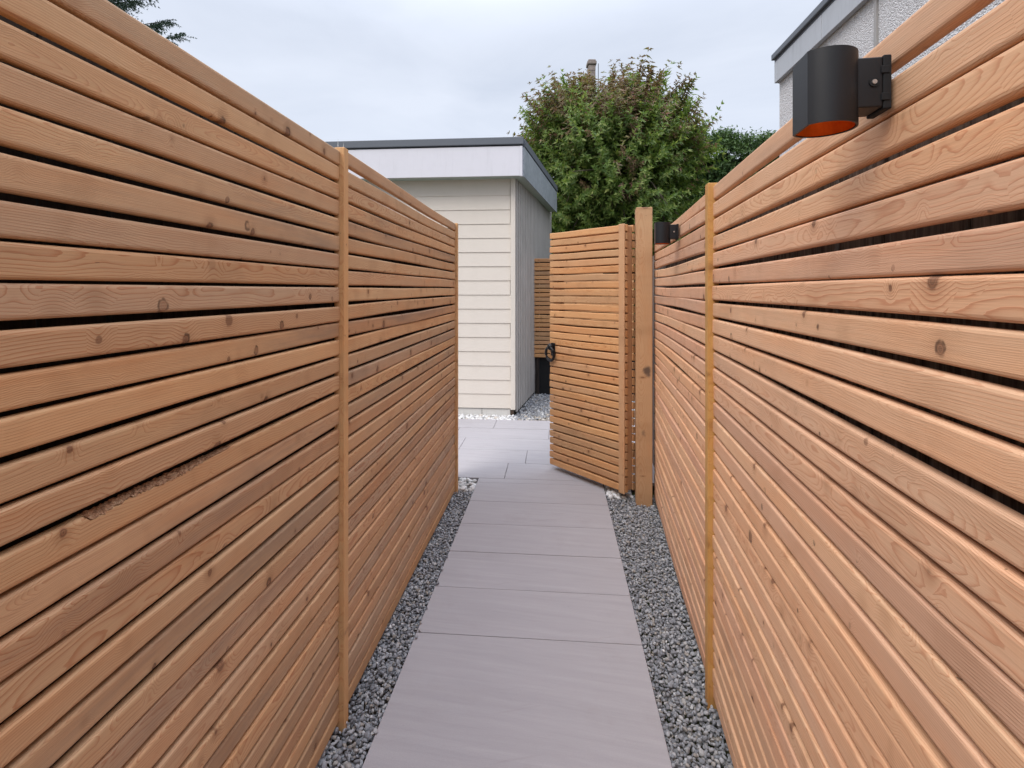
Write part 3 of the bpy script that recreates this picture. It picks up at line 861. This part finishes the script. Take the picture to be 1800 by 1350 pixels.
# lap board: thick lower edge, thin top
pr_ = [(-0.0150, 0.0), (-0.006, BP + 0.012), (0.019, BP + 0.012), (0.019, 0.0)]
va = [bm.verts.new((LEFT, y, z)) for y, z in pr_]; vb = [bm.verts.new((-0.052, y, z)) for y, z in pr_]
bm.faces.new(va); bm.faces.new(vb[::-1])
for k in range(4): bm.faces.new((va[k], va[(k + 1) % 4], vb[(k + 1) % 4], vb[k]))
bme = bm_mesh(bm, 'weatherboard'); bme.materials.append(M['cream'])
k = 0
z = 0.072
while z < WT - 0.05:
    link('weatherboard', bme, None, shed, (random.uniform(-0.004, 0.004), 0, z + random.uniform(-0.001, 0.001)))
    z += BP
box('corner_trim', -0.049, 0.004, -0.030, 0.019, 0.060, WT, M['cream'], shed, 0.003)
# ribbed side wall
bm = bmesh.new()
NR = 26
base = Vector((0.005, 0.02, 0)); per = Vector((sd.y, -sd.x, 0))
prev = None
for i in range(NR * 2 + 1):
    u = i / (NR * 2) * 2.72
    for off in ((0.0, 0.016) if i % 2 == 0 else (0.016, 0.0)):
        p = base + sd * u + per * off
        cur = (bm.verts.new((p.x, p.y, 0.03)), bm.verts.new((p.x, p.y, WT)))
        if prev: bm.faces.new((prev[0], cur[0], cur[1], prev[1]))
        prev = cur
link('ribbed_wall', bm_mesh(bm, 'ribbed_wall'), M['ribbed'], shed)
box('plinth', LEFT, -0.375, 0.0, 0.0195, -0.075, 0.064, M['plinth'], shed)
box('plinth', -0.369, -0.055, 0.0, 0.0195, -0.075, 0.064, M['plinth'], shed)
box('foot_block', -0.050, -0.012, -0.022, 0.0195, -0.05, 0.056, M['brown_block'], shed, 0.003)
# roof
ov = 0.20
fz0, fz1 = 2.612, 2.93
e = Vector((0.095, -ov, 0)); e2 = e + sd * 2.70
box('fascia', LEFT - 0.2, e.x - 0.028, -ov - 0.018, -ov, fz0, fz1, M['white_fascia'], shed, 0.002)
box('fascia_end', e.x - 0.0275, e.x, -ov - 0.021, -ov + 0.02, fz0 - 0.003, fz1, M['white_fascia'], shed, 0.002)
side = poly_prism('side_fascia', [(e.x + 0.001, e.y + 0.0205), (e.x + 0.016, e.y + 0.0205), (e2.x + 0.015, e2.y), (e2.x, e2.y)], fz0, fz1, M['galv'], shed)
poly_prism('soffit', [(LEFT - 0.2, -ov + 0.001), (e.x - 0.002, -ov + 0.022), (e2.x - 0.002, e2.y), (LEFT - 0.2, e2.y)], fz0 + 0.012, fz0 + 0.03, M['soffit'], shed)
poly_prism('roof', [(LEFT - 0.2, -ov + 0.001), (e.x - 0.002, -ov + 0.022), (e2.x - 0.002, e2.y), (LEFT - 0.2, e2.y)], fz1 - 0.02, fz1 + 0.015, M['grey_coping'], shed)
box('coping', LEFT - 0.25, e.x + 0.012, -ov - 0.035, -ov + 0.06, fz1 + 0.0155, fz1 + 0.095, M['grey_coping'], shed, 0.006)
poly_prism('coping', [(e.x - 0.05, e.y + 0.0605), (e.x + 0.026, e.y + 0.0605), (e2.x + 0.026, e2.y), (e2.x - 0.05, e2.y)], fz1 + 0.0155, fz1 + 0.094, M['grey_coping'], shed)

# ------------------------------------------------------------------ slatted screen in the alley
sc = empty('slatted_screen', (-0.285, 6.80, 0), R(-2))
tag(sc, 'low brown slatted screen in the alley beside the ribbed shed wall', 'screen')
slat_bay(sc, 1.30, 0.0, 1.805, 23, 0.0575, 0.0475, 0.020, M['wood_gate'], 0.0, 1, 12)
for x in (0.02, 1.22):
    box('post', x, x + 0.05, 0.024, 0.07, -0.08, 1.80, M['old_dark'], sc, 0.003)
box('backing', 0.075, 1.215, 0.028, 0.04, 0.50, 1.79, M['black'], sc)
bb = box('board', -0.27, 1.05, 6.86, 6.88, -0.08, 0.49, M['black'], None, 0.002)  # black sheet added where the gap under the screen holds only shade
tag(bb, 'black sheet standing in for the shade under the slatted alley screen', 'board')

# ------------------------------------------------------------------ rendered outbuilding on the right
hb = empty('outbuilding', (1.527, 3.64, 0))
tag(hb, 'pale pebble dashed outbuilding with flat roof behind the right fence', 'building')
box('wall', 0, 4.6, -6.2, 0, -0.1, 2.845, M['dash'], hb)
for y0, y1 in ((-0.62, 0.0), (-1.60, -0.624), (-2.9, -1.604), (-6.23, -2.904)):
    box('fascia_board', -0.034, -0.004, y0, y1, 2.805, 2.945, M['lead_fascia'], hb, 0.002)
box('end_fascia', -0.0035, 4.63, 0.001, 0.008, 2.805, 2.945, M['lead_fascia'], hb, 0.002)
box('roof', -0.03, 4.63, -6.23, 0.006, 2.9455, 2.965, M['grey_coping'], hb)
box('coping', -0.050, 0.03, -6.25, 0.014, 2.9655, 3.004, M['grey_coping'], hb, 0.004)
box('joint_strip', -0.010, -0.002, -1.075, -1.055, 0.0, 2.80, M['pipe'], hb)

# ------------------------------------------------------------------ foliage
def leaf_blades(P, D, N, ln, wd, droop=0.0):
    """one folded, pointed blade per row: base P, direction D, face normal N; 6 verts, 4 tris"""
    n = len(P)
    D = D / np.linalg.norm(D, axis=1, keepdims=True)
    S = np.cross(D, N); S /= np.linalg.norm(S, axis=1, keepdims=True) + 1e-9
    U = np.cross(S, D)
    ln = ln[:, None]; wd = wd[:, None]
    dz = np.zeros((n, 3)); dz[:, 2] = -1
    v = np.stack([P, P + D * ln * 0.4 + S * wd + U * wd * 0.35, P + D * ln * 0.45 + dz * ln * droop * 0.2, P + D * ln * 0.4 - S * wd + U * wd * 0.35,
                  P + D * ln + dz * ln * droop * 0.6], 1)
    f = np.array([[0, 2, 1], [0, 3, 2], [1, 2, 4], [2, 3, 4]])
    F = (f[None] + (np.arange(n) * 5)[:, None, None]).reshape(-1, 3)
    return v.reshape(-1, 3), F

def shoots(starts, dirs, length, nodes, per, ln, wd, spread=1.0, droop=0.6):
    """leafy shoots: whorls of blades along a curved stem"""
    P, D, N, Ls, Ws = [], [], [], [], []
    n = len(starts)
    bend = rng.normal(0, 0.18, (n, 3))
    for k in range(nodes):
        u = (k + 0.5) / nodes
        c = starts + dirs * (length * u)[:, None] + bend * (length * u * u)[:, None]
        phase = rng.uniform(0, 6.28, n)
        for j in range(per):
            a = phase + 2 * np.pi * j / per
            ref = np.where(np.abs(dirs[:, 2:3]) < 0.9, np.array([[0, 0, 1.0]]), np.array([[1.0, 0, 0]]))
            s1 = np.cross(dirs, ref); s1 /= np.linalg.norm(s1, axis=1, keepdims=True)
            s2 = np.cross(dirs, s1)
            rad = s1 * np.cos(a)[:, None] + s2 * np.sin(a)[:, None]
            dd = rad * spread + dirs * rng.uniform(0.3, 1.0, (n, 1)) + rng.normal(0, 0.22, (n, 3))
            dd[:, 2] -= droop * 0.25
            P.append(c); D.append(dd); N.append(dirs + rng.normal(0, 0.3, (n, 3)))
            q_ = rng.uniform(0.65, 1.2, n) * (1.0 - 0.35 * u)
            Ls.append(ln * q_); Ws.append(wd * q_)
    return leaf_blades(np.concatenate(P), np.concatenate(D), np.concatenate(N), np.concatenate(Ls), np.concatenate(Ws), droop)

def cam2w(xc, dd, z=0.0):
    t = R(4.827)
    return Vector((xc * math.cos(t) - dd * math.sin(t), xc * math.sin(t) + dd * math.cos(t), z))

BZ = 3.95
BC = cam2w(1.86, 9.9, BZ)
bush = empty('elder_bush', (BC.x, BC.y, -0.075))
tag(bush, 'big elder bush with bronze tipped shoots behind the gate', 'bush')
bo = np.array([0, 0, BZ + 0.075])
def sph(n):
    v = rng.normal(0, 1, (n, 3)); return v / np.linalg.norm(v, axis=1, keepdims=True)
def crown_radius(d):
    az = np.arctan2(d[:, 1], d[:, 0]); el = d[:, 2]
    return 1.0 + 0.09 * np.sin(3 * az + 4 * el + 0.6) + 0.08 * np.sin(7 * az - 5 * el + 2.0) + 0.06 * np.sin(13 * az + 9 * el)
def bush_shoots(n, r0, r1, upbias):
    d = sph(n)
    rr = crown_radius(d) * rng.uniform(r0, r1, len(d))
    rad = np.where(d[:, 2:3] > 0, np.array([[1.70, 1.25, 1.34]]), np.array([[1.66, 1.25, 3.0]]))
    p = bo + d * rad * rr[:, None]
    di = d * np.array([1, 1, 0.8]) + np.array([0, 0, upbias]) + rng.normal(0, 0.4, d.shape)
    di /= np.linalg.norm(di, axis=1, keepdims=True)
    ok = p[:, 2] > 0.3
    return p[ok], di[ok], d[ok]
p1, d1, q1_ = bush_shoots(3000, 0.58, 0.97, 0.6)
bronze = (q1_[:, 2] + 0.22 * np.sin(q1_[:, 0] * 5 + 1.3) + 0.22 * np.sin(q1_[:, 0] * 11 + q1_[:, 1] * 7) + rng.normal(0, 0.36, len(q1_))) > 0.30
Ln = lambda p: rng.uniform(0.30, 0.55, len(p))
V, F = shoots(p1[~bronze], d1[~bronze], Ln(p1[~bronze]), 6, 5, 0.130, 0.0225, 0.8, 0.15)
p2, d2, q2_ = bush_shoots(900, 0.25, 0.65, 0.3)
V2, F2 = shoots(p2, d2, Ln(p2), 5, 4, 0.17, 0.034, 0.9, 0.15)
me = np_mesh('foliage', np.concatenate([V, V2]), np.concatenate([F, F2 + len(V)]))
o = link('foliage', me, M['leaf_green'], bush); o['kind'] = 'stuff'
V, F = shoots(p1[bronze], d1[bronze], Ln(p1[bronze]), 6, 5, 0.115, 0.0195, 0.8, 0.4)
o = link('bronze_foliage', np_mesh('bronze_foliage', V, F), M['leaf_bronze'], bush); o['kind'] = 'stuff'
# long single shoots that stand clear of the crown: (right, up) in metres from the crown centre
tips = [(-1.75, 0.85, .6), (-1.55, 1.15, .45), (-1.15, 1.52, .45), (-0.48, 1.62, .45), (0.16, 1.90, .60), (0.62, 1.70, .5), (1.13, 1.75, .65), (1.10, 1.50, .5), (-1.70, 0.55, .5),
        (1.55, 1.38, .6), (1.74, 1.42, .5), (1.76, 1.05, .5), (1.82, 0.50, .45), (1.92, 0.22, .4), (-0.75, 1.55, .4), (0.85, 1.62, .4), (0.35, 1.66, .4), (-1.62, -0.1, .4)]
for i, (tx, tz, ll) in enumerate(tips):
    tip = np.array([tx * (0.86 if abs(tx) > 1.5 else 0.93), rng.uniform(-0.5, 0.5), bo[2] + tz * 0.95])
    dr = np.array([tx / 2.6, 0.0, 1.0 if tz > 1.2 else 0.55]) + rng.normal(0, 0.08, 3)
    dr /= np.linalg.norm(dr)
    V, F = shoots((tip - dr * ll)[None], dr[None], np.array([ll + 0.1]), 9, 6, 0.175, 0.026, 1.0, 0.8)
    bm = bmesh.new()
    tube_bm(bm, [tip - dr * (ll + 0.75), tip - dr * ll * 0.5, tip], [0.018, 0.014, 0.009], 5)
    sm = np_mesh('leafy_shoot', V, F)
    bm.from_mesh(sm)
    bm.to_mesh(sm); bm.free()
    so = link('leafy_shoot', sm, M['leaf_bronze'] if i % 4 else M['leaf_green'], bush)
# trunk and limbs
bm = bmesh.new()
for k in range(5):
    a = k * 1.26
    tube_bm(bm, [(0.12 * math.cos(a), 0.12 * math.sin(a), 0), (0.3 * math.cos(a), 0.3 * math.sin(a), 0.9), (0.55 * math.cos(a + .3), 0.5 * math.sin(a + .3), 2.0), (0.9 * math.cos(a + .5), 0.7 * math.sin(a + .5), 3.6)], [0.09, 0.07, 0.05, 0.02], 8)
link('trunk', bm_mesh(bm, 'trunk', True), M['bark'], bush)
bm = bmesh.new()
for i in range(0, len(p1), 9):
    a = bo + (p1[i] - bo) * 0.15; b = p1[i] + d1[i] * 0.25
    m_ = (a + b) / 2 + rng.normal(0, 0.1, 3)
    tube_bm(bm, [a, m_, b], [0.022, 0.014, 0.005], 5)
o = link('limbs', bm_mesh(bm, 'limbs', True), M['bark'], bush); o['kind'] = 'stuff'

# clipped conifer hedge further right
hc = cam2w(3.7, 11.2)
hedge = empty('hedge', (hc.x, hc.y, -0.075), R(-12))
tag(hedge, 'tall dark green clipped hedge behind the bush and right fence', 'hedge')
N_ = 12000
hx = rng.uniform(-2.6, 3.6, N_); face = rng.random(N_) * 0.66
hy = np.where(face < 0.5, -0.55 + np.abs(rng.normal(0, 0.13, N_)), rng.uniform(-0.55, 0.55, N_))
hz = np.where(face < 0.5, rng.uniform(0.05, 4.55, N_), 4.55 - np.abs(rng.normal(0, 0.12, N_)))
hz = hz + 0.10 * np.sin(hx * 2.3) * (hz > 4) + 0.04 * np.sin(hx * 9)
hp = np.stack([hx, hy, hz], 1)
hd = np.stack([rng.normal(0, 0.5, N_), np.where(face < 0.5, -1, -0.2) + rng.normal(0, 0.3, N_), np.where(face < 0.5, 0.5, 1.0) + rng.normal(0, 0.3, N_)], 1)
hd /= np.linalg.norm(hd, axis=1, keepdims=True)
V, F = shoots(hp, hd, rng.uniform(0.10, 0.22, N_), 3, 3, 0.092, 0.017, 0.8, 0.2)
o = link('foliage', np_mesh('foliage', V, F), M['leaf_hedge'], hedge); o['kind'] = 'stuff'
bm = bmesh.new()
for k in range(-2, 5):
    tube_bm(bm, [(-0.6 + k * 0.85, 0, 0), (-0.6 + k * 0.85, 0.05, 2.0), (-0.6 + k * 0.85, 0, 4.2)], [0.07, 0.05, 0.01], 7)
link('stems', bm_mesh(bm, 'stems', True), M['bark'], hedge)
# the dense twiggy inside of the hedge: a lumpy body a hand's breadth behind the leaves
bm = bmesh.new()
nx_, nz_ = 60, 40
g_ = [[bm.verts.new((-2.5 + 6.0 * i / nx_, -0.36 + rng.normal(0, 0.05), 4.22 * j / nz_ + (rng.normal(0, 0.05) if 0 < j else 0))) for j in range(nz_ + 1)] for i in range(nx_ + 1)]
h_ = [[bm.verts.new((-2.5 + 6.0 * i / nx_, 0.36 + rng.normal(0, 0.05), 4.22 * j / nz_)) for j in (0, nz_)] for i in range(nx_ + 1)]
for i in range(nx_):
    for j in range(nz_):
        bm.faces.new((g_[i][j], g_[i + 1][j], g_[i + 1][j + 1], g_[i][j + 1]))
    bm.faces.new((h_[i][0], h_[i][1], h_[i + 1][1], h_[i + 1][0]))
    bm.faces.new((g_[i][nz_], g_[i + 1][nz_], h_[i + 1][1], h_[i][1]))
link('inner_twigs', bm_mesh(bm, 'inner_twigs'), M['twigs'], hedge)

# conifer high on the left
cc = cam2w(-6.38, 7.0)
con = empty('conifer_tree', (cc.x, cc.y, -0.075))
tag(con, 'dark conifer whose drooping branch tips show above the left fence', 'tree')
bm = bmesh.new()
tube_bm(bm, [(0, 0, 0), (0.05, 0.02, 3), (0, 0, 6.5), (0.02, 0, 10.5)], [0.24, 0.19, 0.12, 0.02], 12)
link('trunk', bm_mesh(bm, 'trunk', True), M['bark'], con)
bm = bmesh.new()
NP, ND = [], []
for i in range(150):
    z0 = 4.35 + 6.0 * (i / 150) ** 1.05
    lnb = (1.75 - 1.45 * (z0 - 4.35) / 6.0) * rng.uniform(0.75, 1.05)
    a = i * 2.399
    # droop then lift at the tip
    pts = []
    for k in range(6):
        u = k / 5
        pts.append((lnb * u * math.cos(a), lnb * u * math.sin(a), z0 + 0.55 * u - 0.22 * math.sin(u * 3.0) * lnb * 0.4))
    tube_bm(bm, pts, [0.03, 0.024, 0.018, 0.012, 0.008, 0.004], 5)
    pts = np.array(pts)
    for k in range(1, 26):
        u = 0.2 + 0.8 * k / 25
        f_ = u * 5; j = min(4, int(f_)); c = pts[j] + (pts[j + 1] - pts[j]) * (f_ - j)
        for sgn in (-1, 1):
            t_ = np.array([math.cos(a + sgn * rng.uniform(0.5, 1.0)), math.sin(a + sgn * rng.uniform(0.5, 1.0)), rng.uniform(-0.35, 0.25)])
            ls = lnb * 0.36 * (1.12 - u) + 0.07
            NP.append(np.concatenate([c, [ls]])); ND.append(t_)
        if k > 22:
            NP.append(np.concatenate([c, [0.22]])); ND.append(np.array([math.cos(a), math.sin(a), rng.uniform(-.1, .2)]))
NP = np.array(NP); ND = np.array(ND); ND /= np.linalg.norm(ND, axis=1, keepdims=True)
link('limbs', bm_mesh(bm, 'limbs', True), M['bark'], con)['kind'] = 'stuff'
V, F = shoots(NP[:, :3], ND, NP[:, 3], 7, 4, 0.055, 0.0085, 0.55, 0.1)
o = link('foliage', np_mesh('foliage', V, F), M['needle'], con); o['kind'] = 'stuff'

# ------------------------------------------------------------------ stone chimney far behind the bush
n = NT('chimney_stone')
P = n.coord()
g = n.noise(P, 7, 5, 0.7)
n.bump(g, 0.6, 0.02)
M['stone'] = n.fin(n.ramp(g, [(0.3, (0.17, 0.14, 0.125)), (0.7, (0.34, 0.285, 0.26))]), 0.9, 0.2)
hp_ = cam2w(2.86, 18.0)
house = empty('far_house', (hp_.x, hp_.y, -0.075), R(4.8))
tag(house, 'far house whose narrow stone chimney pokes up above the bush', 'house')
box('wall', -1.7, 2.2, 0, 6, 0, 4.2, M['dash'], house)
bm = bmesh.new()
A = [(-1.85, -0.15, 4.15), (2.35, -0.15, 4.15), (0.25, -0.15, 6.1)]; B = [(x, 6.15, z) for x, y, z in A]
va = [bm.verts.new(p) for p in A]; vb = [bm.verts.new(p) for p in B]
bm.faces.new(va); bm.faces.new(vb[::-1])
for k in range(3): bm.faces.new((va[k], va[(k + 1) % 3], vb[(k + 1) % 3], vb[k]))
roof = link('roof', bm_mesh(bm, 'roof'), M['grey_coping'], house)
bm = bmesh.new()
zt = 9.55
z = 5.6
r = random.Random(4)
ci = 0
while z < zt - 0.25:
    hgt = r.uniform(0.16, 0.22); jx = r.uniform(-0.008, 0.008)
    box_bm(bm, -0.125 + jx, 0.125 + jx, 0.3, 0.62, z, z + hgt - 0.008, 0.012, 1)
    z += hgt
box_bm(bm, -0.165, 0.165, 0.26, 0.66, z + 0.001, z + 0.13, 0.02, 1)
box_bm(bm, -0.135, 0.135, 0.29, 0.63, z + 0.131, z + 0.19, 0.02, 1)
link('chimney', bm_mesh(bm, 'chimney'), M['stone'], roof)
bm = bmesh.new()
tube_bm(bm, [(0.25, 0.45, 6.0), (0.25, 0.45, 9.6)], 0.012, 6)
link('aerial', bm_mesh(bm, 'aerial'), M['iron'], roof)
